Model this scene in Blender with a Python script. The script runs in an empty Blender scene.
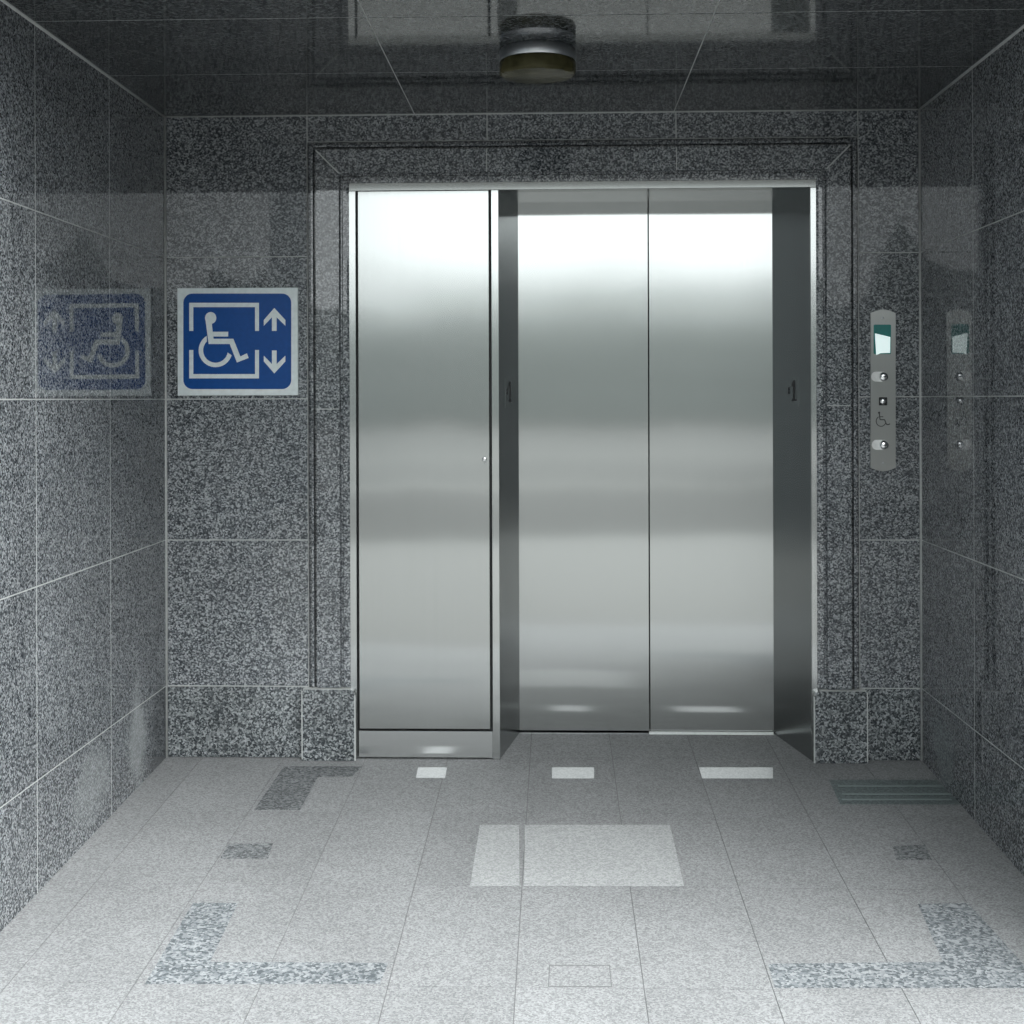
import bpy, bmesh, math, random
from mathutils import Vector, Matrix
random.seed(7)
R = math.radians
SC = bpy.context.scene
COL = SC.collection

# ------------------------------------------------------------------ camera
F = 1360.0
CAM = Vector((0.0, -5.0, 1.3235))
YAW, ROLL = R(1.86), R(-0.19)
HOR = 399.0
D_ = Vector((-math.sin(YAW), math.cos(YAW), 0))
R0 = Vector((math.cos(YAW), math.sin(YAW), 0)); U0 = Vector((0, 0, 1))
RR = R0 * math.cos(ROLL) + U0 * math.sin(ROLL)
UU = U0 * math.cos(ROLL) - R0 * math.sin(ROLL)
cd = bpy.data.cameras.new('camera'); cam = bpy.data.objects.new('camera', cd); COL.objects.link(cam)
M = Matrix((RR, UU, -D_)).transposed().to_4x4(); M.translation = CAM
cam.matrix_world = M
cd.sensor_width = 36; cd.lens = F / 1024 * 36; cd.shift_y = -(512 - HOR) / 1024
cd.clip_start = 0.05; cd.clip_end = 300
SC.camera = cam

def ray(px, py):
    return D_ + RR * ((px - 512) / F) + UU * ((HOR - py) / F)
def W(px, py, Y=0.0):                      # measured point on a plane parallel to the back wall -> (x, z) in metres
    v = ray(px, py); t = (Y - CAM.y) / v.y
    p = CAM + v * t
    return p.x, p.z
def rect(x0, y0, x1, y1, Y=0.0):           # -> x0, x1, z0, z1
    ym, xm = (y0 + y1) / 2, (x0 + x1) / 2
    return W(x0, ym, Y)[0], W(x1, ym, Y)[0], W(xm, y1, Y)[1], W(xm, y0, Y)[1]
SLOPE = 0.0385
def fz(y): return SLOPE * y
def FL(px, py):                            # measured point on the floor
    v = ray(px, py); t = (SLOPE * CAM.y - CAM.z) / (v.z - SLOPE * v.y)
    p = CAM + v * t
    return p.x, p.y

# ------------------------------------------------------------------ materials
def mat(name):
    m = bpy.data.materials.new(name); m.use_nodes = True
    nt = m.node_tree; b = nt.nodes['Principled BSDF']
    return m, nt, b
def node(nt, t, **kw):
    n = nt.nodes.new(t)
    for k, v in kw.items():
        if k.startswith('i_'): n.inputs[k[2:].replace('_', ' ')].default_value = v
        else: setattr(n, k, v)
    return n
def ramp(nt, stops, interp='LINEAR'):
    r = nt.nodes.new('ShaderNodeValToRGB'); cr = r.color_ramp; cr.interpolation = interp
    while len(cr.elements) < len(stops): cr.elements.new(0.5)
    for e, (p, c) in zip(cr.elements, stops):
        e.position = p; e.color = (*c, 1) if len(c) == 3 else c
    return r
def plain(name, col, rough=0.5, metal=0.0, emit=0, bump=0.0, spec=0.5):
    m, nt, b = mat(name)
    n = node(nt, 'ShaderNodeTexNoise', i_Scale=60.0, i_Detail=3.0)
    tc = node(nt, 'ShaderNodeTexCoord'); nt.links.new(tc.outputs['Object'], n.inputs['Vector'])
    r = ramp(nt, [(0.3, tuple(c * 0.93 for c in col)), (0.7, tuple(min(1, c * 1.05) for c in col))])
    nt.links.new(n.outputs['Fac'], r.inputs['Fac']); nt.links.new(r.outputs['Color'], b.inputs['Base Color'])
    b.inputs['Roughness'].default_value = rough; b.inputs['Metallic'].default_value = metal
    b.inputs['Specular IOR Level'].default_value = spec
    if emit:
        b.inputs['Emission Color'].default_value = (*col, 1); b.inputs['Emission Strength'].default_value = emit
    return m
def granite(name, dark, mid, light, scale=205, rough=0.02, stains=(), bump=0.0, spec=0.75, grain=0.42, wide=0.12, pos=(0.28, 0.5, 0.66, 0.84)):
    m, nt, b = mat(name); L = nt.links.new
    tc = node(nt, 'ShaderNodeTexCoord')
    nz = node(nt, 'ShaderNodeTexNoise', i_Scale=scale * 0.6, i_Detail=2.0)
    L(tc.outputs['Object'], nz.inputs['Vector'])
    wp = node(nt, 'ShaderNodeMixRGB', blend_type='ADD'); wp.inputs['Fac'].default_value = 0.006
    L(tc.outputs['Object'], wp.inputs['Color1']); L(nz.outputs['Color'], wp.inputs['Color2'])
    v = node(nt, 'ShaderNodeTexVoronoi', i_Scale=float(scale), i_Randomness=1.0); L(wp.outputs['Color'], v.inputs['Vector'])
    sp = node(nt, 'ShaderNodeSeparateColor'); L(v.outputs['Color'], sp.inputs['Color'])
    v2 = node(nt, 'ShaderNodeTexNoise', i_Scale=scale * 1.3, i_Detail=3.0, i_Roughness=0.7); L(tc.outputs['Object'], v2.inputs['Vector'])
    mx = node(nt, 'ShaderNodeMix', data_type='FLOAT'); mx.inputs[0].default_value = grain
    L(sp.outputs['Red'], mx.inputs[2]); L(v2.outputs['Fac'], mx.inputs[3])
    r = ramp(nt, [(pos[0], dark), (pos[1], mid), (pos[2], tuple((a + c) / 2 for a, c in zip(mid, light))), (pos[3], light)])
    L(mx.outputs[0], r.inputs['Fac'])
    # large soft tone drift of the stone + each slab's own tone
    n3 = node(nt, 'ShaderNodeTexNoise', i_Scale=2.6, i_Detail=5.0, i_Roughness=0.6); L(tc.outputs['Object'], n3.inputs['Vector'])
    mr = node(nt, 'ShaderNodeMapRange'); mr.inputs['From Min'].default_value = 0.3; mr.inputs['From Max'].default_value = 0.7
    mr.inputs['To Min'].default_value = 1 - wide; mr.inputs['To Max'].default_value = 1 + wide
    L(n3.outputs['Fac'], mr.inputs['Value'])
    at = node(nt, 'ShaderNodeAttribute', attribute_name='tone')
    m1 = node(nt, 'ShaderNodeMath', operation='ADD'); L(mr.outputs['Result'], m1.inputs[0]); L(at.outputs['Fac'], m1.inputs[1])
    mul = node(nt, 'ShaderNodeVectorMath', operation='SCALE'); L(r.outputs['Color'], mul.inputs[0]); L(m1.outputs[0], mul.inputs['Scale'])
    out = mul.outputs[0]
    geo = node(nt, 'ShaderNodeNewGeometry')
    for (c, rad, colr, amt) in stains:         # mineral bloom / damp marks on the stone, each with its own shape
        s = node(nt, 'ShaderNodeVectorMath', operation='SUBTRACT'); L(geo.outputs['Position'], s.inputs[0]); s.inputs[1].default_value = c
        d = node(nt, 'ShaderNodeVectorMath', operation='DIVIDE'); L(s.outputs[0], d.inputs[0]); d.inputs[1].default_value = rad
        ln = node(nt, 'ShaderNodeVectorMath', operation='LENGTH'); L(d.outputs[0], ln.inputs[0])
        n4 = node(nt, 'ShaderNodeTexNoise', i_Scale=9.0, i_Detail=6.0); L(tc.outputs['Object'], n4.inputs['Vector'])
        ad = node(nt, 'ShaderNodeMath', operation='MULTIPLY_ADD'); L(n4.outputs['Fac'], ad.inputs[0]); ad.inputs[1].default_value = 1.2; L(ln.outputs['Value'], ad.inputs[2])
        m2 = node(nt, 'ShaderNodeMapRange'); m2.inputs['From Min'].default_value = 1.7; m2.inputs['From Max'].default_value = 1.15
        m2.inputs['To Min'].default_value = 0; m2.inputs['To Max'].default_value = amt; L(ad.outputs[0], m2.inputs['Value'])
        mm = node(nt, 'ShaderNodeMixRGB'); L(m2.outputs['Result'], mm.inputs['Fac']); L(out, mm.inputs['Color1']); mm.inputs['Color2'].default_value = (*colr, 1)
        out = mm.outputs['Color']
    L(out, b.inputs['Base Color'])
    b.inputs['Roughness'].default_value = rough; b.inputs['Specular IOR Level'].default_value = spec
    if bump:
        bp = node(nt, 'ShaderNodeBump'); bp.inputs['Strength'].default_value = bump; bp.inputs['Distance'].default_value = 0.002
        L(mx.outputs[0], bp.inputs['Height']); L(bp.outputs['Normal'], b.inputs['Normal'])
    return m
def steel(name, col=(0.48, 0.49, 0.48), rough=0.2, aniso=1.0, wave=0.0, streak=0.015, seed=0.0, fine=True):
    m, nt, b = mat(name); L = nt.links.new
    tc = node(nt, 'ShaderNodeTexCoord')
    mp = node(nt, 'ShaderNodeMapping'); mp.inputs['Scale'].default_value = (260, 260, 1.2); mp.inputs['Location'].default_value = (seed, 0, seed)
    L(tc.outputs['Object'], mp.inputs['Vector'])
    n = node(nt, 'ShaderNodeTexNoise', i_Scale=1.0, i_Detail=3.0); L(mp.outputs[0], n.inputs['Vector'])
    r = ramp(nt, [(0.3, tuple(c * (1 - streak) for c in col)), (0.7, tuple(c * (1 + streak) for c in col))])
    L(n.outputs['Fac'], r.inputs['Fac']); L(r.outputs['Color'], b.inputs['Base Color'])
    b.inputs['Metallic'].default_value = 1; b.inputs['Roughness'].default_value = rough
    b.inputs['Anisotropic'].default_value = aniso
    tg = node(nt, 'ShaderNodeTangent', direction_type='UV_MAP', uv_map='grain'); L(tg.outputs[0], b.inputs['Tangent'])
    if wave:
        mp2 = node(nt, 'ShaderNodeMapping'); mp2.inputs['Scale'].default_value = (1.6, 1, 1.3); mp2.inputs['Location'].default_value = (seed, seed, 0)
        L(tc.outputs['Object'], mp2.inputs['Vector'])
        n2 = node(nt, 'ShaderNodeTexNoise', i_Scale=1.0, i_Detail=2.0, i_Roughness=0.35); L(mp2.outputs[0], n2.inputs['Vector'])
        bp = node(nt, 'ShaderNodeBump'); bp.inputs['Strength'].default_value = 1; bp.inputs['Distance'].default_value = wave
        L(n2.outputs['Fac'], bp.inputs['Height']); L(bp.outputs['Normal'], b.inputs['Normal'])
    return m

G_D, G_M, G_L = (0.026, 0.031, 0.037), (0.118, 0.128, 0.138), (0.46, 0.475, 0.485)
left_stains = [((-1.42, -0.34, 0.16), (0.2, 0.11, 0.2), (0.5, 0.52, 0.52), 0.5),
               ((-1.42, -0.8, 0.13), (0.2, 0.2, 0.13), (0.42, 0.44, 0.44), 0.35),
               ((-1.42, -0.05, 0.1), (0.2, 0.16, 0.22), (0.05, 0.055, 0.06), 0.75)]
right_stains = [((1.34, -0.27, 0.1), (0.2, 0.14, 0.14), (0.3, 0.34, 0.34), 0.4)]
GRAN = granite('polished_grey_granite', G_D, G_M, G_L)
GRAN_L = granite('polished_granite_left', G_D, G_M, G_L, stains=left_stains)
GRAN_R = granite('polished_granite_right', G_D, G_M, G_L, stains=right_stains)
GRAN_B = granite('coarse_dark_granite', (0.026, 0.031, 0.035), (0.1, 0.11, 0.115), (0.34, 0.355, 0.36), scale=175, rough=0.1, wide=0.3, grain=0.35)
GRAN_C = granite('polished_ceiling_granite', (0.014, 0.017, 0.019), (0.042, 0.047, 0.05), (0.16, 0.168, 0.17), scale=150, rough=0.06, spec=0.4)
GROUT = plain('pale_grey_sealant', (0.48, 0.49, 0.48), 0.6)
FLOOR = granite('flamed_floor_granite', (0.15, 0.152, 0.153), (0.212, 0.216, 0.218), (0.285, 0.288, 0.288), scale=240, rough=0.6, bump=0.06, spec=0.15, wide=0.08)
FGROUT = plain('dark_floor_joint', (0.12, 0.12, 0.12), 0.9)
F_LIGHT = granite('pale_floor_granite', (0.27, 0.275, 0.275), (0.34, 0.345, 0.345), (0.42, 0.425, 0.42), scale=210, rough=0.3, wide=0.04)
F_LIGHT2 = granite('pale_floor_slab_granite', (0.23, 0.235, 0.235), (0.3, 0.305, 0.305), (0.38, 0.385, 0.38), scale=210, rough=0.5, spec=0.2, wide=0.04)
F_DARK = granite('dark_floor_granite', (0.06, 0.064, 0.067), (0.125, 0.13, 0.135), (0.24, 0.25, 0.25), scale=150, rough=0.6, spec=0.15)
F_COARSE = granite('coarse_blue_grey_floor_granite', (0.07, 0.08, 0.086), (0.155, 0.167, 0.175), (0.3, 0.31, 0.315), scale=140, rough=0.6, spec=0.15, grain=0.42)
F_TEAL = granite('teal_grey_floor_stone', (0.05, 0.068, 0.068), (0.095, 0.12, 0.12), (0.16, 0.185, 0.185), scale=200, rough=0.5)
F_TEAL2 = plain('pale_teal_rib', (0.2, 0.235, 0.23), 0.5)
ST_DOOR = steel('brushed_steel_door', wave=0.0016, rough=0.12, seed=1.3)
ST_CAB = steel('brushed_steel_cabinet', wave=0.0028, rough=0.12, seed=8.1)
ST_FRAME = steel('brushed_steel_frame', rough=0.12, col=(0.52, 0.53, 0.52))
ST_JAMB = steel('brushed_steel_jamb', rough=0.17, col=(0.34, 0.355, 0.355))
ST_PLATE = steel('satin_steel_plate', rough=0.3, col=(0.48, 0.48, 0.465))
CHROME = plain('chrome', (0.85, 0.86, 0.86), 0.12, 1.0)
BLACK = plain('black_gap', (0.012, 0.013, 0.014), 0.5)
WHITE = plain('white_sign_enamel', (0.76, 0.82, 0.82), 0.35)
BLUE = plain('blue_sign_enamel', (0.004, 0.07, 0.28), 0.3, spec=0.25)
ETCH = plain('dark_etching', (0.03, 0.03, 0.03), 0.5)
TEAL = plain('teal_display_glass', (0.035, 0.24, 0.22), 0.15)
SKY_GLARE = plain('painted_sky_reflection_white', (0.8, 0.95, 0.93), 0.3, emit=0.33)  # sky reflection in the display glass, put in as glowing white
SATIN = plain('satin_lamp_metal', (0.7, 0.71, 0.73), 0.38, 1.0)
m, nt, b = mat('smoky_olive_lamp_glass'); AMBER = m
b.inputs['Base Color'].default_value = (0.16, 0.145, 0.085, 1); b.inputs['Roughness'].default_value = 0.22
b.inputs['Transmission Weight'].default_value = 0.35; b.inputs['IOR'].default_value = 1.22; b.inputs['Specular IOR Level'].default_value = 0.25
tc = node(nt, 'ShaderNodeTexCoord'); nn = node(nt, 'ShaderNodeTexNoise', i_Scale=22.0); nt.links.new(tc.outputs['Object'], nn.inputs['Vector'])
bw = node(nt, 'ShaderNodeBump'); bw.inputs['Distance'].default_value = 0.004; nt.links.new(nn.outputs['Fac'], bw.inputs['Height']); nt.links.new(bw.outputs['Normal'], b.inputs['Normal'])
rr = ramp(nt, [(0.3, (0.05, 0.047, 0.022)), (0.7, (0.12, 0.11, 0.055))]); nt.links.new(nn.outputs['Fac'], rr.inputs['Fac']); nt.links.new(rr.outputs['Color'], b.inputs['Base Color'])
BULB = plain('white_lamp_bulb', (0.5, 0.5, 0.45), 0.4)
DARKC = plain('dark_sky_blocker', (0.09, 0.1, 0.105), 0.6)  # dark finish of the two added sky-blocking walls
CONC = plain('pale_facade_render', (0.42, 0.43, 0.43), 0.8)
PAVE = plain('pale_plaza_paving', (0.17, 0.17, 0.165), 0.8)
ROAD = plain('grey_road', (0.072, 0.073, 0.07), 0.85)
KERB = plain('pale_kerb_stone', (0.2, 0.2, 0.19), 0.8)
HEDGE = granite('clipped_green_grey_planting', (0.06, 0.067, 0.063), (0.165, 0.175, 0.17), (0.29, 0.305, 0.295), scale=5, rough=0.9, spec=0.1)

# ------------------------------------------------------------------ mesh builder
class MB:
    def __init__(s): s.v = []; s.f = []; s.mi = []; s.tone = []; s.sm = []
    def poly(s, pts, faces, mi=0, tone=0.0, smooth=False):
        b = len(s.v); s.v += [tuple(p) for p in pts]
        for f in faces: s.f.append([b + i for i in f]); s.mi.append(mi); s.tone.append(tone); s.sm.append(smooth)
    def box(s, x0, x1, y0, y1, z0, z1, mi=0, tone=0.0):
        p = [(x, y, z) for z in (z0, z1) for y in (y0, y1) for x in (x0, x1)]
        s.poly(p, [(0, 2, 3, 1), (4, 5, 7, 6), (0, 1, 5, 4), (2, 6, 7, 3), (0, 4, 6, 2), (1, 3, 7, 5)], mi, tone)
    def bbox(s, x0, x1, y0, y1, z0, z1, c=0.001, mi=0, tone=0.0):   # box with chamfered front (-Y) edges
        p = [(x0, y1, z0), (x1, y1, z0), (x1, y1, z1), (x0, y1, z1),
             (x0, y0 + c, z0), (x1, y0 + c, z0), (x1, y0 + c, z1), (x0, y0 + c, z1),
             (x0 + c, y0, z0 + c), (x1 - c, y0, z0 + c), (x1 - c, y0, z1 - c), (x0 + c, y0, z1 - c)]
        f = [(3, 2, 1, 0), (8, 9, 10, 11)]
        for i in range(4):
            j = (i + 1) % 4; f += [(i, j, 4 + j, 4 + i), (4 + i, 4 + j, 8 + j, 8 + i)]
        s.poly(p, f, mi, tone)
    def slab(s, quad, zf, h, mi=0, tone=0.0):        # plan polygon [(x,y)..] laid on surface zf(y), thickness h
        n = len(quad)
        p = [(x, y, zf(y) - 0.004) for x, y in quad] + [(x, y, zf(y) + h) for x, y in quad]
        area = sum(quad[i][0] * quad[(i + 1) % n][1] - quad[(i + 1) % n][0] * quad[i][1] for i in range(n))
        top = tuple(range(n, 2 * n)); bot = tuple(reversed(range(n)))
        f = [top, bot] + [(i, (i + 1) % n, n + (i + 1) % n, n + i) for i in range(n)]
        if area < 0: f = [tuple(reversed(q)) for q in f]
        s.poly(p, f, mi, tone)
    def prism(s, pts, y0, y1, mi=0):                 # (x,z) outline, front at y0, back at y1
        n = len(pts)
        area = sum(pts[i][0] * pts[(i + 1) % n][1] - pts[(i + 1) % n][0] * pts[i][1] for i in range(n))
        if area < 0: pts = list(reversed(pts))
        p = [(x, y0, z) for x, z in pts] + [(x, y1, z) for x, z in pts]
        f = [tuple(range(n)), tuple(reversed(range(n, 2 * n)))] + [(i, n + i, n + (i + 1) % n, (i + 1) % n) for i in range(n)]
        s.poly(p, f, mi)
    def lathe(s, prof, c, axis='Z', seg=48, mi=0):   # prof [(r, h)], closed at the ends when r = 0
        b = len(s.v)
        for r, h in prof:
            for k in range(seg):
                a = 2 * math.pi * k / seg; u, w = r * math.cos(a), r * math.sin(a)
                s.v.append((c[0] + u, c[1] + w, c[2] + h) if axis == 'Z' else (c[0] + u, c[1] + h, c[2] + w))
        for i in range(len(prof) - 1):
            for k in range(seg):
                q = (b + i * seg + k, b + i * seg + (k + 1) % seg, b + (i + 1) * seg + (k + 1) % seg, b + (i + 1) * seg + k)
                s.f.append(q); s.mi.append(mi); s.tone.append(0); s.sm.append(True)
    def build(s, name, mats, parent=None, kind=None, label=None, cat=None, group=None, recalc=True, merge=False, origin=None):
        me = bpy.data.meshes.new(name)
        o3 = Vector(origin) if origin else Vector((0, 0, 0))
        me.from_pydata([tuple(Vector(p) - o3) for p in s.v], [], [tuple(f) for f in s.f])
        for m in (mats if isinstance(mats, (list, tuple)) else [mats]): me.materials.append(m)
        a = me.attributes.new('tone', 'FLOAT', 'FACE')
        for i, p in enumerate(me.polygons):
            p.material_index = s.mi[i]; a.data[i].value = s.tone[i]; p.use_smooth = s.sm[i]
        me.update()
        if recalc or merge:
            bm = bmesh.new(); bm.from_mesh(me)
            if merge: bmesh.ops.remove_doubles(bm, verts=bm.verts, dist=1e-6)
            bmesh.ops.recalc_face_normals(bm, faces=bm.faces); bm.to_mesh(me); bm.free()
        uv = me.uv_layers.new(name='grain')           # u runs across the grain, v along it (vertical)
        for p in me.polygons:
            n = p.normal
            for li in p.loop_indices:
                co = me.vertices[me.loops[li].vertex_index].co
                if abs(n.z) > 0.7: uv.data[li].uv = (co.x, co.y)
                elif abs(n.x) > 0.8: uv.data[li].uv = (co.y, co.z)
                else: uv.data[li].uv = (co.x, co.z)
        o = bpy.data.objects.new(name, me); COL.objects.link(o); o.location = o3
        if parent is not None:
            o.parent = parent; o.matrix_parent_inverse = parent_inv(parent)
        if kind: o['kind'] = kind
        if label: o['label'] = label
        if cat: o['category'] = cat
        if group: o['group'] = group
        return o
def world_loc(o):
    l = Vector(o.location)
    if o.parent: l = o.parent['_w'] if False else l
    return l
def parent_inv(p):
    T = Matrix.Identity(4); q = p
    chain = []
    while q is not None: chain.append(q); q = q.parent
    Wm = Matrix.Identity(4)
    for q in reversed(chain):
        Wm = Wm @ q.matrix_parent_inverse @ Matrix.Translation(q.location)
    return Wm.inverted()
def empty(name, loc, label, cat, group=None):
    o = bpy.data.objects.new(name, None); COL.objects.link(o); o.location = loc; o.empty_display_size = 0.1
    o['label'] = label; o['category'] = cat
    if group: o['group'] = group
    return o
def tone(): return random.uniform(-0.06, 0.06)

# ------------------------------------------------------------------ key dimensions (metres)
XL = W(165.5, 437)[0]; XR = W(921, 437)[0]
H = 2.375
FRONT = -1.85                      # mouth of the alcove
J = 0.004                         # joint width
DY = 0.34                          # depth of the lift doors behind the wall face
fx0, fx1, _, fz1 = rect(350, 181.5, 816.5, 757)
rows = [W(237, y)[1] for y in (686, 540, 399, 257)]      # joint heights
base_z = rows[0]

# ------------------------------------------------------------------ back wall
mb = MB()
xj_l = W(308, 437)[0]; xj_r = W(859, 437)[0]
zt = W(583, 139.5)[1]              # underside of the lintel band
def tile(x0, x1, z0, z1, mi=0, y0=0.0): mb.bbox(x0 + J / 2, x1 - J / 2, y0, y0 + 0.028, z0 + J / 2, z1 - J / 2, 0.0007, mi, tone())
zs = rows + [H]
for a, c in zip(zs[:-1], zs[1:]):
    tile(XL + 0.004, xj_l, a, c)
    tile(xj_r, XR - 0.004, a, c)
lj = [xj_l, W(487, 125)[0], W(676, 125)[0], xj_r]
for a, c in zip(lj[:-1], lj[1:]): tile(a, c, zt, H)
# base course, coarser stone
xpl = W(304, 722)[0]; xpr = W(865, 722)[0]
tile(XL + 0.004, xpl, 0.0, base_z, 1, -0.004)
tile(xpr, XR - 0.004, 0.0, base_z, 1, -0.004)
# backing of sealant behind all slabs
for (a, c, z0, z1, yy) in ((XL - 0.06, xj_l, -0.02, H + 0.02, 0.002), (xj_r, XR + 0.06, -0.02, H + 0.02, 0.002), (xj_l, xj_r, zt, H + 0.02, 0.002),
                           (xj_l, fx0 + 0.003, -0.02, zt, 0.028), (fx1 - 0.003, xj_r, -0.02, zt, 0.028), (fx0 + 0.003, fx1 - 0.003, fz1 - 0.003, zt, 0.028)):
    mb.box(a, c, yy, 0.12, z0, z1, 2)
mb.build('wall_back', [GRAN, GRAN_B, GROUT], kind='structure')

# moulded granite surround of the lift opening
s = 1 / 272.0
DM = min(fx0 - xj_l, xj_r - fx1, zt - fz1) - 0.001
prof = [(0, 0.0), (0, 0.012), (2 * s, 0.014), (6 * s, 0.014), (7 * s, 0.008), (8.2 * s, 0.008), (9.5 * s, 0.024), (32.5 * s, 0.024), (32.9 * s, -0.012),
        (35.6 * s, -0.012), (36 * s, 0.016), (38 * s, 0.016), (38.4 * s, -0.012), (41.2 * s, -0.012), (41.25 * s, 0.0), (DM, 0.0), (DM, -0.025)]
mb = MB()
zb = base_z
for (d0, t0), (d1, t1) in zip(prof[:-1], prof[1:]):
    def path(d, t):
        return [(fx0 - d, -t, zb), (fx0 - d, -t, fz1 + d), (fx1 + d, -t, fz1 + d), (fx1 + d, -t, zb)]
    p, q = path(d0, t0), path(d1, t1)
    mb.poly(p + q, [(0, 4, 5, 1), (1, 5, 6, 2), (2, 6, 7, 3)], 0)
# pale joints on the surround: mitres, mid-height, above the opening
def strip(a, b_, w=0.003, y=-0.0246):
    (ax, az), (bx, bz) = a, b_
    dx, dz = bx - ax, bz - az; l = math.hypot(dx, dz); nx, nz = -dz / l * w / 2, dx / l * w / 2
    mb.prism([(ax + nx, az + nz), (bx + nx, bz + nz), (bx - nx, bz - nz), (ax - nx, az - nz)], y, y + 0.004, 1)
for sx, X in ((-1, fx0), (1, fx1)):
    strip((X + sx * 9.5 * s, fz1 + 9.5 * s), (X + sx * 32.5 * s, fz1 + 32.5 * s), 0.005)
    zz = W(330 if sx < 0 else 840, 409 if sx < 0 else 405.5)[1]
    strip((X + sx * 9.5 * s, zz), (X + sx * 32.5 * s, zz)); strip((X + sx * 36 * s, zz), (X + sx * 38 * s, zz), 0.003, -0.0166)
for px in (487, 676):
    x = W(px, 165)[0]; strip((x, fz1 + 9.5 * s), (x, fz1 + 32.5 * s), 0.003)
mb.build('trim_1', [GRAN, GROUT], kind='structure', recalc=False)
# plinth blocks with a rounded upper inner edge
for nm, xa, xb, inner in (('trim_2', xpl, W(356.5, 722)[0], 1), ('trim_3', W(812.5, 722)[0], xpr, -1)):
    mb = MB()
    pts = []
    zt_ = base_z - 0.004
    r_ = 0.02
    if inner == 1:
        pts = [(xa, 0), (xb, 0), (xb, zt_ - r_)] + [(xb - r_ + r_ * math.cos(R(a)), zt_ - r_ + r_ * math.sin(R(a))) for a in (22, 45, 67, 90)] + [(xa, zt_)]
    else:
        pts = [(xb, 0), (xb, zt_), (xa + r_, zt_)] + [(xa + r_ - r_ * math.sin(R(a)), zt_ - r_ + r_ * math.cos(R(a))) for a in (22, 45, 67, 90)] + [(xa, 0)]
    mb.prism(pts, -0.04, 0.03, 0)
    sx = xa if inner == 1 else xb
    mb.box(sx - 0.0018, sx + 0.0018, -0.0405, -0.03, 0.005, zt_ - 0.004, 1)
    ex = xb if inner == 1 else xa
    mb.box(ex - 0.002, ex + 0.002, -0.041, -0.03, 0.0, zt_ - r_, 1)
    mb.box(min(xa, xb) + (0.004 if inner == 1 else r_), max(xa, xb) - (r_ if inner == 1 else 0.004), -0.036, -0.001, zt_ - 0.001, zt_ + 0.002, 1)
    mb.build(nm, [GRAN_B, GROUT], kind='structure')

# ------------------------------------------------------------------ side walls
JV = 0.0026
yj = [FRONT, -1.255, -0.625, 0.0]
for nm, X, sg, gm in (('wall_left', XL, -1, GRAN_L), ('wall_right', XR, 1, GRAN_R)):
    mb = MB()
    zz = [None] + rows + [H]
    for ya, yb in zip(yj[:-1], yj[1:]):
        yb2 = yb if yb < 0 else -0.004
        for k in range(len(zz) - 1):
            z0 = zz[k]; z1 = zz[k + 1] - J / 2
            xa, xb = (X - 0.028, X) if sg < 0 else (X, X + 0.028)
            za, zb_ = (fz(ya) - 0.03, fz(yb2) - 0.03) if z0 is None else (z0 + J / 2,) * 2
            p = [(xa, ya + JV, za), (xb, ya + JV, za), (xb, yb2 - JV, zb_), (xa, yb2 - JV, zb_),
                 (xa, ya + JV, z1), (xb, ya + JV, z1), (xb, yb2 - JV, z1), (xa, yb2 - JV, z1)]
            mb.poly(p, [(3, 2, 1, 0), (4, 5, 6, 7), (0, 1, 5, 4), (1, 2, 6, 5), (2, 3, 7, 6), (3, 0, 4, 7)], 0, tone())
    xa, xb = (X - 0.15, X - 0.0004) if sg < 0 else (X + 0.0004, X + 0.15)
    mb.box(xa, xb, FRONT, 0.1, -0.12, H + 0.02, 1)
    mb.build(nm, [gm, GROUT], kind='structure')

# corner beads of sealant
def bead(nm, pts, r=0.005):
    mb = MB(); n = 8
    a, b_ = Vector(pts[0]), Vector(pts[1]); d = (b_ - a).normalized()
    u = d.orthogonal().normalized(); w = d.cross(u)
    ring = lambda c: [c + (u * math.cos(2 * math.pi * k / n) + w * math.sin(2 * math.pi * k / n)) * r for k in range(n)]
    mb.poly(ring(a) + ring(b_), [(k, (k + 1) % n, n + (k + 1) % n, n + k) for k in range(n)] + [tuple(range(n)), tuple(range(n, 2 * n))], 0, 0, True)
    return mb.build(nm, GROUT, kind='structure')
bead('trim_4', [(XL, 0, 0.0), (XL, 0, H)], 0.006); bead('trim_5', [(XR, 0, 0.0), (XR, 0, H)], 0.006)
bead('trim_6', [(XL, 0, H), (XR, 0, H)], 0.004)
bead('trim_7', [(XL, FRONT, H), (XL, 0, H)], 0.006); bead('trim_8', [(XR, FRONT, H), (XR, 0, H)], 0.006)

# ------------------------------------------------------------------ ceiling
mb = MB()
cx = [XL, W(414.5, 113)[0], W(674, 110)[0], XR]
cy = [FRONT, -1.27, -0.635, 0.0]
for a, c in zip(cx[:-1], cx[1:]):
    for ya, yb in zip(cy[:-1], cy[1:]):
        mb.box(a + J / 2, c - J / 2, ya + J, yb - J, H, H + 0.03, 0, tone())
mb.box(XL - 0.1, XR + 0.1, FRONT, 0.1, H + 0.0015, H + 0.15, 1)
mb.build('ceiling', [GRAN_C, GROUT], kind='structure')

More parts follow.
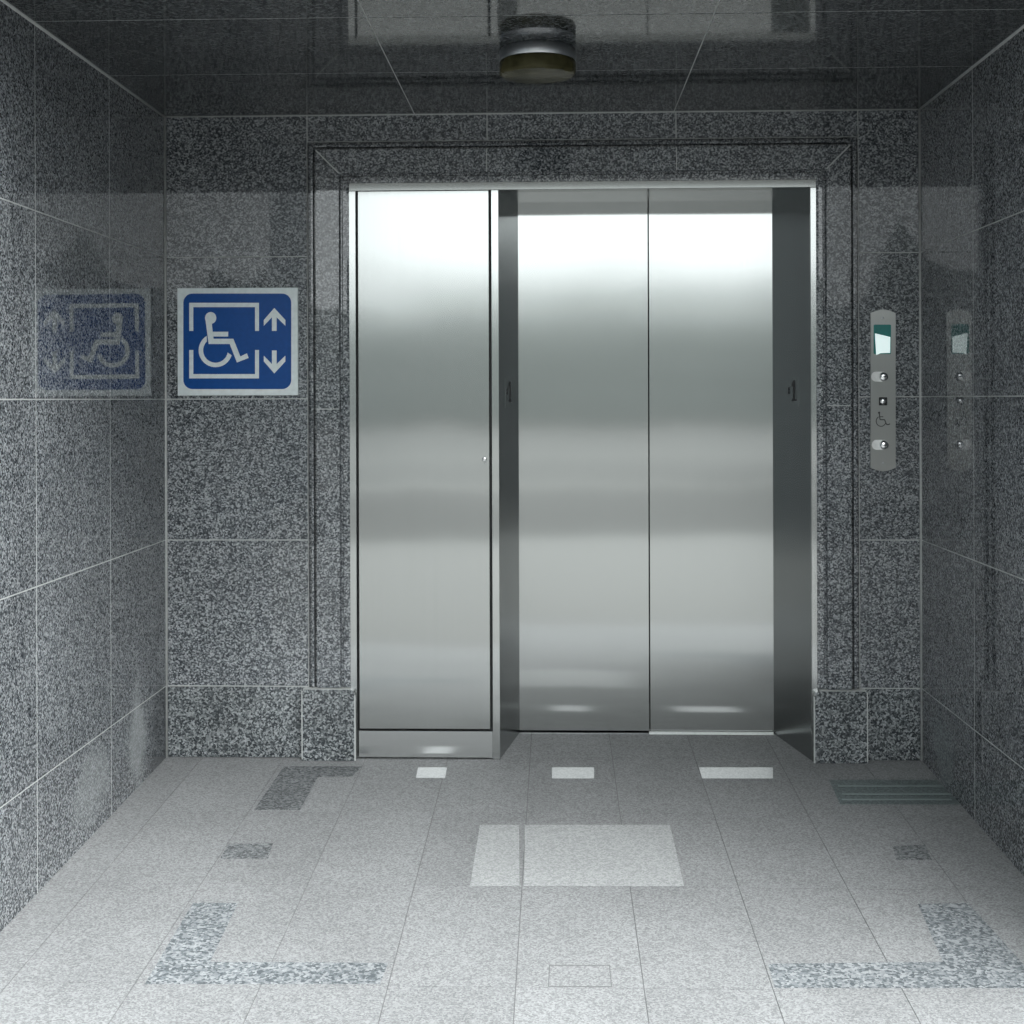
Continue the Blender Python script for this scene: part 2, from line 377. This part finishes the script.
# ------------------------------------------------------------------ floor (falls gently outwards)
mb = MB()
TW, TD = 0.303, 0.602
xo = FL(513.4, 1023)[0]
xs = [xo + TW * k for k in range(-10, 12)]
ys = [FL(600, 988)[1] + TD * k for k in range(-2, 5)]
y_rows = [y for y in ys]
for k, (ya, yb) in enumerate(zip(ys[:-1], ys[1:])):
    for a, c in zip(xs[:-1], xs[1:]):
        g = 0.0022
        yb2 = min(yb, DY + 0.06)
        if ya > DY: continue
        mb.slab([(a + g / 2, ya + g / 4), (c - g / 2, ya + g / 4), (c - g / 2, yb2 - g / 4), (a + g / 2, yb2 - g / 4)], fz, 0.0, 0, random.uniform(-0.05, 0.05))
y_out = ys[0]
p = [(-3.2, y_out, fz(y_out) - 0.0015), (3.3, y_out, fz(y_out) - 0.0015), (3.3, DY + 0.1, fz(DY + 0.1) - 0.0015), (-3.2, DY + 0.1, fz(DY + 0.1) - 0.0015)]
mb.poly(p + [(x, y, z - 0.12) for x, y, z in p], [(0, 1, 2, 3), (7, 6, 5, 4), (0, 4, 5, 1), (1, 5, 6, 2), (2, 6, 7, 3), (3, 7, 4, 0)], 1)
floor = mb.build('floor', [FLOOR, FGROUT], kind='structure')
def inlay(px, m, h=0.0006, name='floor_inlay', label=None, extra=None):
    mb = MB(); mb.slab([FL(*q) for q in px], fz, h, 0)
    if extra: extra(mb)
    return mb.build(name, m, parent=floor, label=label)
inlay([(480, 825), (519, 825), (519.5, 886), (470, 886)], F_LIGHT2, label='pale stone inlay, narrow left piece')
inlay([(525, 825), (670, 825), (684, 886), (524, 886)], F_LIGHT2, label='large pale stone inlay')
inlay([(552, 767.5), (594, 767.5), (594, 778.5), (552, 778.5)], F_LIGHT, label='small pale stone inlay')
inlay([(699, 767.5), (773, 767.5), (773, 778.5), (702, 778.5)], F_LIGHT, label='pale stone strip inlay')
inlay([(418, 767.5), (447, 767.5), (445, 778), (416, 778)], F_LIGHT, label='pale stone chip inlay')
inlay([(284, 766.5), (362, 766.5), (352, 776.5), (318, 777), (300, 810), (254, 810)], F_DARK, label='dark stone corner inlay')
inlay([(228, 844), (273, 843.5), (268, 858.5), (220, 859)], F_DARK, label='small dark stone inlay')
inlay([(193, 903), (238, 903), (210, 962), (388, 963), (380, 984), (145, 984)], F_COARSE, label='coarse blue-grey stone corner inlay')
inlay([(893, 846), (925, 845), (932, 860), (896, 860)], F_DARK, label='small dark stone inlay')
inlay([(918, 904), (968, 903), (1024, 965), (1040, 988), (775, 988), (768, 964), (943, 962)], F_COARSE, label='coarse blue-grey stone corner inlay')
inlay([(549, 965), (610, 965), (612, 987), (548, 987)], FGROUT, 0.0003)
inlay([(550, 966), (609, 966), (611, 986.2), (549, 986.2)], FLOOR, 0.0006)
def ribs(mb):
    for y in (785.5, 793.5, 799):
        mb.slab([FL(838 if y < 790 else 842, y), FL(942 if y < 790 else 951, y), FL(943 if y < 790 else 952, y + 1.2), FL(838 if y < 790 else 842, y + 1.2)], fz, 0.0016, 1)
inlay([(829, 780), (937, 780), (962, 804.5), (840, 804.5)], [F_TEAL, F_TEAL2], label='ribbed teal-grey stone inlay', extra=ribs)

# ------------------------------------------------------------------ lift entrance frame
FY = -0.012                        # face of the steel frame
ent = empty('elevator_door_frame', ((fx0 + fx1) / 2, 0, 0), 'brushed stainless steel frame with splayed side jambs around the recessed lift doors', 'door frame')
ox0, ox1, _, oz1 = rect(499.5, 189, 810.5, 757)          # opening in the frame
x_cab0 = W(357.3, 460)[0]; x_cab1 = W(491, 460)[0]; z_cab1 = W(425, 189.5)[1]
def fin(nm, lst, m=ST_FRAME, par=ent, label=None):
    mb = MB()
    for a in lst: mb.bbox(*a, 0.0012)
    return mb.build(nm, m, parent=par, label=label)
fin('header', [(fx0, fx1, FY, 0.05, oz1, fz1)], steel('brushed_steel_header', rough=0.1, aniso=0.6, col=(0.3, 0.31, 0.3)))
fin('stile', [(fx0, x_cab0 - 0.0015, FY, 0.05, 0.0, oz1 - 0.0005)])
fin('stile', [(x_cab1 + 0.0035, ox0, FY, 0.05, 0.0, oz1 - 0.0005)])
fin('stile', [(ox1, fx1, FY, 0.05, 0.0, oz1 - 0.0005)])
dxl = W(519, 470, DY)[0]; dxr = W(773, 470, DY)[0]
zd_top = W(648, 201.3, DY)[1]
def jamb(x0, x1, sg):
    mb = MB(); t = 0.03 * sg
    ztop = oz1 + 0.003
    q = [(x0, 0.0), (x1, DY + 0.004), (x1 + t, DY + 0.03), (x0 + t, 0.05)]
    p = [(x, y, fz(max(y, 0)) - 0.002) for x, y in q] + [(x, y, ztop) for x, y in q]
    mb.poly(p, [(3, 2, 1, 0), (4, 5, 6, 7), (0, 1, 5, 4), (1, 2, 6, 5), (2, 3, 7, 6), (3, 0, 4, 7)], 0)
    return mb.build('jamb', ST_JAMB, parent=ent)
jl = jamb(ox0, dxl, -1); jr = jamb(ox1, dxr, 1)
mb = MB()
q = [(ox0, 0.0), (ox1, 0.0), (dxr + 0.002, DY + 0.03), (dxl - 0.002, DY + 0.03)]
zr = [oz1, oz1, zd_top, zd_top]
p = [(x, y, z) for (x, y), z in zip(q, zr)] + [(x, y, oz1 + 0.04) for x, y in q]
mb.poly(p, [(3, 2, 1, 0), (4, 5, 6, 7), (0, 1, 5, 4), (1, 2, 6, 5), (2, 3, 7, 6), (3, 0, 4, 7)], 0)
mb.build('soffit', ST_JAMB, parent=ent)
# storey number plates on the jambs
def jamb_plate(x0, x1, sg, u0, u1, za, zb_):
    a = Vector((x0, 0, 0)); d = Vector((x1 - x0, DY, 0)); L_ = d.length; d /= L_
    n = Vector((d.y * -sg, d.x * sg, 0))
    if n.y > 0: n = -n
    def pt(u, z, h): return a + d * u + n * h + Vector((0, 0, z))
    mb = MB()
    def slab(pts, h0, h1, m=mb):
        k = len(pts); v = [pt(u, z, h0) for u, z in pts] + [pt(u, z, h1) for u, z in pts]
        m.poly(v, [tuple(range(k)), tuple(range(k, 2 * k))] + [(i, (i + 1) % k, k + (i + 1) % k, k + i) for i in range(k)], 0)
    slab([(u0, za), (u1, za), (u1, zb_), (u0, zb_)], -0.001, 0.0025)
    par = jl if sg < 0 else jr
    pl = mb.build('number_plate', ST_JAMB, parent=par)
    # the numeral and its raised dots, lying on the plate
    mb = MB(); uc = (u0 + u1) / 2; w = (u1 - u0); hh = zb_ - za
    e = 1 if sg > 0 else -1
    fu = lambda t: uc - e * t * w
    c0 = za + hh * 0.2
    one = [(-0.02, 0.0), (0.34, 0.0), (0.34, 0.08), (0.22, 0.08), (0.22, 0.72), (0.12, 0.72), (-0.02, 0.58), (-0.02, 0.5), (0.1, 0.55), (0.1, 0.08), (-0.02, 0.08)]
    slab([(fu(x), c0 + z * hh) for x, z in one], 0.002, 0.0042, mb)
    for (x, z) in ((-0.25, 0.42), (-0.25, 0.3)):
        slab([(fu(x + 0.07 * math.cos(k * math.pi / 4)), c0 + hh * z + 0.006 * math.sin(k * math.pi / 4)) for k in range(8)], 0.002, 0.004, mb)
    mb.build('numeral', ETCH, parent=pl)
zp0, zp1 = W(790, 407, 0.15)[1], W(790, 378, 0.15)[1]
jamb_plate(ox1, dxr, 1, 0.10, 0.215, zp0, zp1)
jamb_plate(ox0, dxl, -1, 0.10, 0.215, zp0, zp1)
# sill
mb = MB()
mb.slab([(dxl, DY - 0.012), (dxr, DY - 0.012), (dxr, DY + 0.03), (dxl, DY + 0.03)], lambda y: fz(DY), 0.003, 0)
mb.box(dxl, W(649, 733, DY)[0], DY - 0.0115, DY - 0.003, fz(DY) + 0.002, fz(DY) + 0.0034, 1)
mb.box(W(649, 733, DY)[0], dxr - 0.004, DY - 0.016, DY - 0.002, fz(DY) - 0.002, fz(DY) + 0.008, 2)
mb.build('sill', [CHROME, BLACK, plain('worn_aluminium', (0.75, 0.77, 0.75), 0.5)], parent=ent)

# the two leaves
xm = W(649, 460, DY)[0]; zd0 = fz(DY) + 0.008
mb = MB(); mb.bbox(dxl - 0.012, xm - 0.0015, DY, DY + 0.03, zd0, zd_top + 0.02, 0.0015)
mb.build('elevator_door', ST_DOOR, label='left brushed stainless steel sliding leaf of the recessed lift doors, beside the mullion', cat='elevator door', origin=((dxl + xm) / 2, DY, zd0))
ST_DOOR2 = steel('brushed_steel_door_right', wave=0.0016, rough=0.12, seed=4.4)
mb = MB(); mb.bbox(xm + 0.0015, dxr + 0.012, DY + 0.003, DY + 0.033, zd0, zd_top + 0.02, 0.0015)
mb.build('elevator_door', ST_DOOR2, label='right brushed stainless steel sliding leaf of the lift doors, nearer the call button panel', cat='elevator door', origin=((dxr + xm) / 2, DY, zd0))
mb = MB(); mb.box(ox0 - 0.05, ox1 + 0.05, DY + 0.06, DY + 0.1, -0.1, H)
for x in (ox0 - 0.1, ox1 + 0.05): mb.box(x, x + 0.05, 0.12, DY + 0.1, -0.1, H)
mb.box(ox0 - 0.05, ox1 + 0.05, 0.12, DY + 0.06, H - 0.1, H - 0.05)
mb.build('wall_shaft', BLACK, kind='structure')

# ------------------------------------------------------------------ service cabinet left of the doors
cab = empty('service_cabinet', ((x_cab0 + x_cab1) / 2, 0, 0), 'tall flush stainless steel service cabinet panel left of the lift doors', 'cabinet')
z_kick = W(425, 730)[1]
mb = MB(); mb.box(x_cab0 - 0.001, x_cab1 + 0.003, 0.012, 0.06, 0.004, z_cab1)
mb.build('body', BLACK, parent=cab)
c0, c1, k0, k1 = rect(358.6, 191, 489.7, 728.8)
mb = MB(); mb.bbox(c0, c1, -0.006, 0.012, k0, k1, 0.0018)
pd = mb.build('door', ST_CAB, parent=cab)
mb = MB(); mb.bbox(c0 - 0.002, W(493, 742)[0], -0.012, 0.012, 0.006, z_kick, 0.0015)
mb.build('kick_plate', steel('pale_brushed_steel', rough=0.16, col=(0.72, 0.73, 0.72)), parent=cab, label='paler steel kick plate')
lx, lz = W(484.5, 459)
mb = MB(); mb.lathe([(0, -0.012), (0.006, -0.012), (0.0085, -0.0105), (0.009, -0.006), (0.009, 0.0)], (lx, 0, lz), 'Y', 24)
mb.lathe([(0, -0.0125), (0.002, -0.0125), (0.002, -0.011)], (lx - 0.003, 0, lz + 0.0015), 'Y', 12, 1)
mb.lathe([(0, -0.0085), (0.003, -0.008), (0.003, 0)], (lx + 0.004, 0, lz - 0.014), 'Y', 12, 0)
mb.build('lock', [CHROME, BLACK], parent=pd, merge=True)
mb = MB()
for y in (467.5, 473):
    x, z = W(491.3, y); mb.box(x - 0.004, x + 0.003, -0.009, 0.0, z - 0.006, z + 0.005)
mb.build('latch', BLACK, parent=cab)

# ------------------------------------------------------------------ wheelchair lift sign
SY = -0.012
def S(u, v): return W(160 + u / 6.4, 270 + v / 6.4, -0.012)
sgn = empty('accessible_lift_sign', (*(lambda a: (a[0],))(S(496, 460)), SY, S(496, 460)[1]), 'square white and blue wheelchair lift sign on the granite wall left of the lift', 'sign')
mb = MB()
a0, a1 = S(110, 116)[0], S(882, 460)[0]; zlo, zhi = S(496, 803)[1], S(496, 114)[1]
mb.bbox(a0, a1, SY, 0.001, zlo, zhi, 0.0015); plate = mb.build('plate', WHITE, parent=sgn)
def rrect(u0, v0, u1, v1, r, n=8):
    out = []
    for cx_, cy_, a0_ in ((u1 - r, v0 + r, -90), (u1 - r, v1 - r, 0), (u0 + r, v1 - r, 90), (u0 + r, v0 + r, 180)):
        for k in range(n + 1):
            a = R(a0_ + 90 * k / n); out.append((cx_ + r * math.cos(a), cy_ + r * math.sin(a)))
    return out
mb = MB(); mb.prism([S(*q) for q in rrect(150, 151, 840, 762, 58)], SY - 0.0012, SY + 0.0005)
field = mb.build('blue_field', BLUE, parent=sgn)
yf, yb_ = SY - 0.0022, SY - 0.001
mb = MB()
mb.prism([S(*q) for q in [(188, 210), (634, 210), (634, 390), (609, 390), (609, 238), (214, 238), (214, 390), (188, 390)]], yf, yb_)
mb.prism([S(*q) for q in [(188, 512), (214, 512), (214, 666), (609, 666), (609, 512), (634, 512), (634, 694), (188, 694)]], yf, yb_)
mb.build('lift_car_outline', WHITE, parent=field)
mb = MB()
mb.prism([S(325 + 36 * math.cos(2 * math.pi * k / 32), 307 + 38 * math.sin(2 * math.pi * k / 32)) for k in range(32)], yf - 0.0001, yb_)
mb.prism([S(*q) for q in [(290, 305), (332, 340), (338, 395), (437, 395), (437, 426), (342, 426), (344, 440), (470, 440), (515, 553), (557, 533), (568, 563), (493, 592), (447, 474), (312, 474)]], yf, yb_)
arc = []
cxw, cyw = 356, 514
for k in range(41):
    a = R(122 + (343 - 122) * k / 40); arc.append((cxw + 108 * math.cos(a), cyw - 108 * math.sin(a)))
for k in range(41):
    a = R(350 + (134 - 350) * k / 40); arc.append((cxw + 79 * math.cos(a), cyw - 79 * math.sin(a)))
mb.prism([S(*q) for q in arc], yf, yb_)
mb.build('wheelchair_symbol', WHITE, parent=field)
up = [(732, 243), (803, 320), (803, 357), (747, 303), (747, 390), (717, 390), (717, 303), (665, 357), (665, 320)]
dn = [(x, 905 - y) for x, y in up]
for a in (up, dn):
    mb = MB(); mb.prism([S(*q) for q in a], yf, yb_); mb.build('arrow', WHITE, parent=field)

# ------------------------------------------------------------------ call station
def C4(u, v): return W(840 + u / 5.12, 290 + v / 5.12, -0.006)
PY = -0.006
cs = empty('call_button_panel', (C4(221, 520)[0], PY, C4(221, 520)[1]), 'narrow upright stainless steel lift call panel with green display, key switches and button', 'call panel')
pts = []
for k in range(13):
    t = k / 12; pts.append((157 + 128 * t, 118 - 18 * math.sin(math.pi * t)))
for k in range(13):
    t = k / 12; pts.append((285 - 128 * t, 910 + 18 * math.sin(math.pi * t)))
mb = MB(); mb.prism([C4(*q) for q in pts], PY, 0.001)
fp = mb.build('face_plate', ST_PLATE, parent=cs)
mb = MB(); mb.prism([C4(*q) for q in rrect(172, 177, 261, 328, 6, 3)], PY - 0.0015, PY + 0.0005)
disp = mb.build('display', TEAL, parent=cs)
mb = MB(); mb.prism([C4(*q) for q in [(178, 222), (257, 241), (256, 322), (205, 324), (185, 333)]], PY - 0.0022, PY - 0.001)  # outline of the painted sky reflection; the display itself is not lit
mb.build('sky_reflection', SKY_GLARE, parent=disp, label='white sky reflection painted on the display glass')
for (cx_, cy_) in ((222, 444), (224, 793)):
    mb = MB(); mb.prism([C4(*q) for q in rrect(160 + (cy_ > 500) * 3, cy_ - 26, 242 + (cy_ > 500) * 3, cy_ + 25, 24)], PY - 0.002, PY)
    ks = mb.build('key_switch', CHROME if False else plain('pale_switch_plate', (0.93, 0.93, 0.91), 0.4), parent=cs)
    x, z = C4(cx_, cy_); r_ = 21 / 5.12 / 272
    mb = MB()
    mb.lathe([(r_ * 1.15, -0.006), (r_ * 1.15, -0.01), (r_, -0.018), (r_ * 0.8, -0.021), (0, -0.0215)], (x, 0, z), 'Y', 32)
    cyl = mb.build('lock_barrel', CHROME, parent=ks, merge=True)
    mb = MB(); mb.box(x - 0.005, x + 0.005, -0.0225, -0.0205, z - 0.002, z + 0.002); mb.build('keyhole', BLACK, parent=ks)
mb = MB(); mb.prism([C4(*q) for q in rrect(199, 549, 241, 591, 4, 3)], PY - 0.003, PY)
bt = mb.build('call_button', BLACK, parent=cs)
x, z = C4(220, 569)
mb = MB(); mb.lathe([(0.0118, -0.0085), (0.0115, -0.012), (0.009, -0.0145), (0, -0.016)], (x, 0, z), 'Y', 32); mb.build('button_cap', CHROME, parent=bt, merge=True)
def line(mb, pts, w, y0, y1):
    for (a, b_) in zip(pts[:-1], pts[1:]):
        dx, dy = b_[0] - a[0], b_[1] - a[1]; l = math.hypot(dx, dy) or 1; nx, ny = -dy / l * w / 2, dx / l * w / 2
        mb.prism([C4(a[0] + nx, a[1] + ny), C4(b_[0] + nx, b_[1] + ny), C4(b_[0] - nx, b_[1] - ny), C4(a[0] - nx, a[1] - ny)], y0, y1)
mb = MB(); y0, y1 = PY - 0.0006, PY + 0.0002
line(mb, [(201, 632), (205, 664), (228, 664), (238, 688), (246, 690), (256, 685)], 5, y0, y1)
line(mb, [(203, 649), (222, 649)], 4, y0 - 0.0001, y1)
mb.prism([C4(200 + 5.5 * math.cos(k * math.pi / 6), 628 + 5.5 * math.sin(k * math.pi / 6)) for k in range(12)], y0 - 0.0002, y1)
line(mb, [(210 + 25 * math.cos(R(a)), 672 - 26 * math.sin(R(a))) for a in range(120, 350, 12)], 4, y0 - 0.0003, y1)
mb.build('wheelchair_symbol', ETCH, parent=cs)
for (u, v) in ((218, 143), (221, 885)):
    x, z = C4(u, v); mb = MB(); mb.lathe([(0.0045, -0.005), (0.004, -0.0075), (0, -0.0082)], (x, 0, z), 'Y', 20); mb.build('screw', SATIN, parent=cs, merge=True)

# ------------------------------------------------------------------ ceiling lamp
LR = 0.115
v = ray(537, 39.5); t = (H - CAM.z) / v.z; pc = CAM + v * t
lc = (pc.x, pc.y + LR, H)
lamp = empty('ceiling_lamp', lc, 'round drum ceiling lamp with satin metal ring and smoky olive glass, unlit', 'ceiling lamp')
mb = MB()
mb.lathe([(0, 0.0), (LR * 0.97, 0.0), (LR * 0.97, -0.004), (LR, -0.006), (LR, -0.035), (LR * 0.985, -0.037), (LR * 0.9, -0.037), (0, -0.036)], lc, 'Z', 64)
mb.build('ring', SATIN, parent=lamp, merge=True)
mb = MB()
mb.lathe([(LR * 0.99, -0.0375), (LR, -0.042), (LR, -0.070), (LR * 0.97, -0.077), (LR * 0.86, -0.080), (0, -0.081), (0, -0.077), (LR * 0.8, -0.076), (LR * 0.94, -0.07), (LR * 0.94, -0.0375), (LR * 0.99, -0.0375)], lc, 'Z', 64)
mb.build('lamp_glass', AMBER, parent=lamp, merge=True, label='smoky olive glass cover')
mb = MB(); mb.lathe([(0, -0.038), (0.03, -0.038), (0.035, -0.05), (0.03, -0.065), (0, -0.07)], lc, 'Z', 32); mb.build('bulb', BULB, parent=lamp, merge=True)

# ------------------------------------------------------------------ outside the alcove (seen only as light and reflections)
mb = MB()
mb.box(-9, XL - 0.15, FRONT, FRONT + 0.3, -0.2, 4.5); mb.box(XR + 0.15, 9, FRONT, FRONT + 0.3, -0.2, 4.5)
mb.box(XL - 0.15, XR + 0.15, FRONT, FRONT + 0.2, H + 0.004, 4.5)
mb.box(-9, XL - 0.03, FRONT - 0.03, FRONT + 0.001, -0.2, 4.5); mb.box(XR + 0.03, 9, FRONT - 0.03, FRONT + 0.001, -0.2, 4.5)
mb.build('wall_facade', GRAN, kind='structure')
zo = fz(y_out)
mb = MB()
mb.box(-30, 30, -8.6, y_out, zo - 0.1, zo - 0.001)
mb.box(-30, -3.2, y_out, FRONT, zo - 0.1, zo - 0.001); mb.box(3.3, 30, y_out, FRONT, zo - 0.1, zo - 0.001)
mb.build('floor_plaza', PAVE, kind='structure')
mb = MB(); mb.box(-80, 80, -90, -8.6, zo - 0.25, zo - 0.02); mb.build('floor_road', ROAD, kind='structure')
mb = MB(); mb.box(-60, 60, -17.2, -16.3, zo - 0.1, zo + 0.0); mb.box(-60, 60, -28.5, -27.5, zo - 0.1, zo + 0.01); mb.box(-70, 70, -64.5, -64, zo - 0.1, zo + 0.25)
mb.build('trim_9', KERB, kind='structure')
# planted bank across the road with an uneven top
mb = MB(); n = 110; rows_ = []
for i in range(n + 1):
    x = -80 + 160 * i / n; hgt = 7.6 + 1.3 * math.sin(i * 0.9) + 1.3 * math.sin(i * 2.3 + 1) + random.uniform(-1, 1)
    rows_.append([(x, -66 + random.uniform(-.3, .3), zo - 0.1), (x, -66.8 + random.uniform(-.3, .3), hgt * 0.6), (x, -69.5, hgt), (x, -72.5, hgt * 0.9), (x, -75, zo - 0.1)])
pts = [p for r in rows_ for p in r]
fcs = [(i * 5 + j, (i + 1) * 5 + j, (i + 1) * 5 + j + 1, i * 5 + j + 1) for i in range(n) for j in range(4)]
mb.poly(pts, fcs, 0, 0, True)
mb.build('wall_planting', HEDGE, kind='structure')
mb = MB(); mb.box(-5.0, -3.8, -16, -2.0, -0.3, 12); mb.build('wall_sky_blocker', DARKC, kind='structure')  # added unseen wall, blocks the left sky to darken the right side wall
mb = MB(); mb.box(5.5, 7, -22, -2.6, -0.3, 3.6); mb.build('wall_sky_blocker', DARKC, kind='structure')  # added unseen wall, narrows the sky so the inner floor is dimmer
# veiled sun: a very soft, broad source high on the right, behind the camera
sl = bpy.data.lights.new('veiled_sun', 'SUN'); so = bpy.data.objects.new('veiled_sun', sl); COL.objects.link(so)
sl.energy = 3.3; sl.angle = R(50); sl.color = (0.98, 1.0, 1.0)
so.rotation_euler = Vector((-0.6, 0.55, -1.15)).to_track_quat('-Z', 'Y').to_euler()

# ------------------------------------------------------------------ overcast sky
w = bpy.data.worlds.new('overcast_sky'); SC.world = w; w.use_nodes = True
nt = w.node_tree; bg = nt.nodes['Background']
tc = node(nt, 'ShaderNodeTexCoord'); sx = node(nt, 'ShaderNodeSeparateXYZ'); nt.links.new(tc.outputs['Generated'], sx.inputs[0])
rp = ramp(nt, [(0.0, (0.425, 0.45, 0.455)), (0.16, (0.425, 0.455, 0.462)), (0.5, (0.66, 0.70, 0.715)), (1.0, (0.92, 0.98, 1.0))])
nt.links.new(sx.outputs['Z'], rp.inputs['Fac']); nt.links.new(rp.outputs['Color'], bg.inputs['Color'])
bg.inputs['Strength'].default_value = 3.2

vs = SC.view_settings
SC.display_settings.display_device = 'sRGB'
vs.view_transform = 'Standard'; vs.look = 'None'; vs.exposure = 0.86; vs.gamma = 1.0; vs.use_curve_mapping = False
SC.cycles.max_bounces = 10; SC.cycles.glossy_bounces = 6; SC.cycles.diffuse_bounces = 5
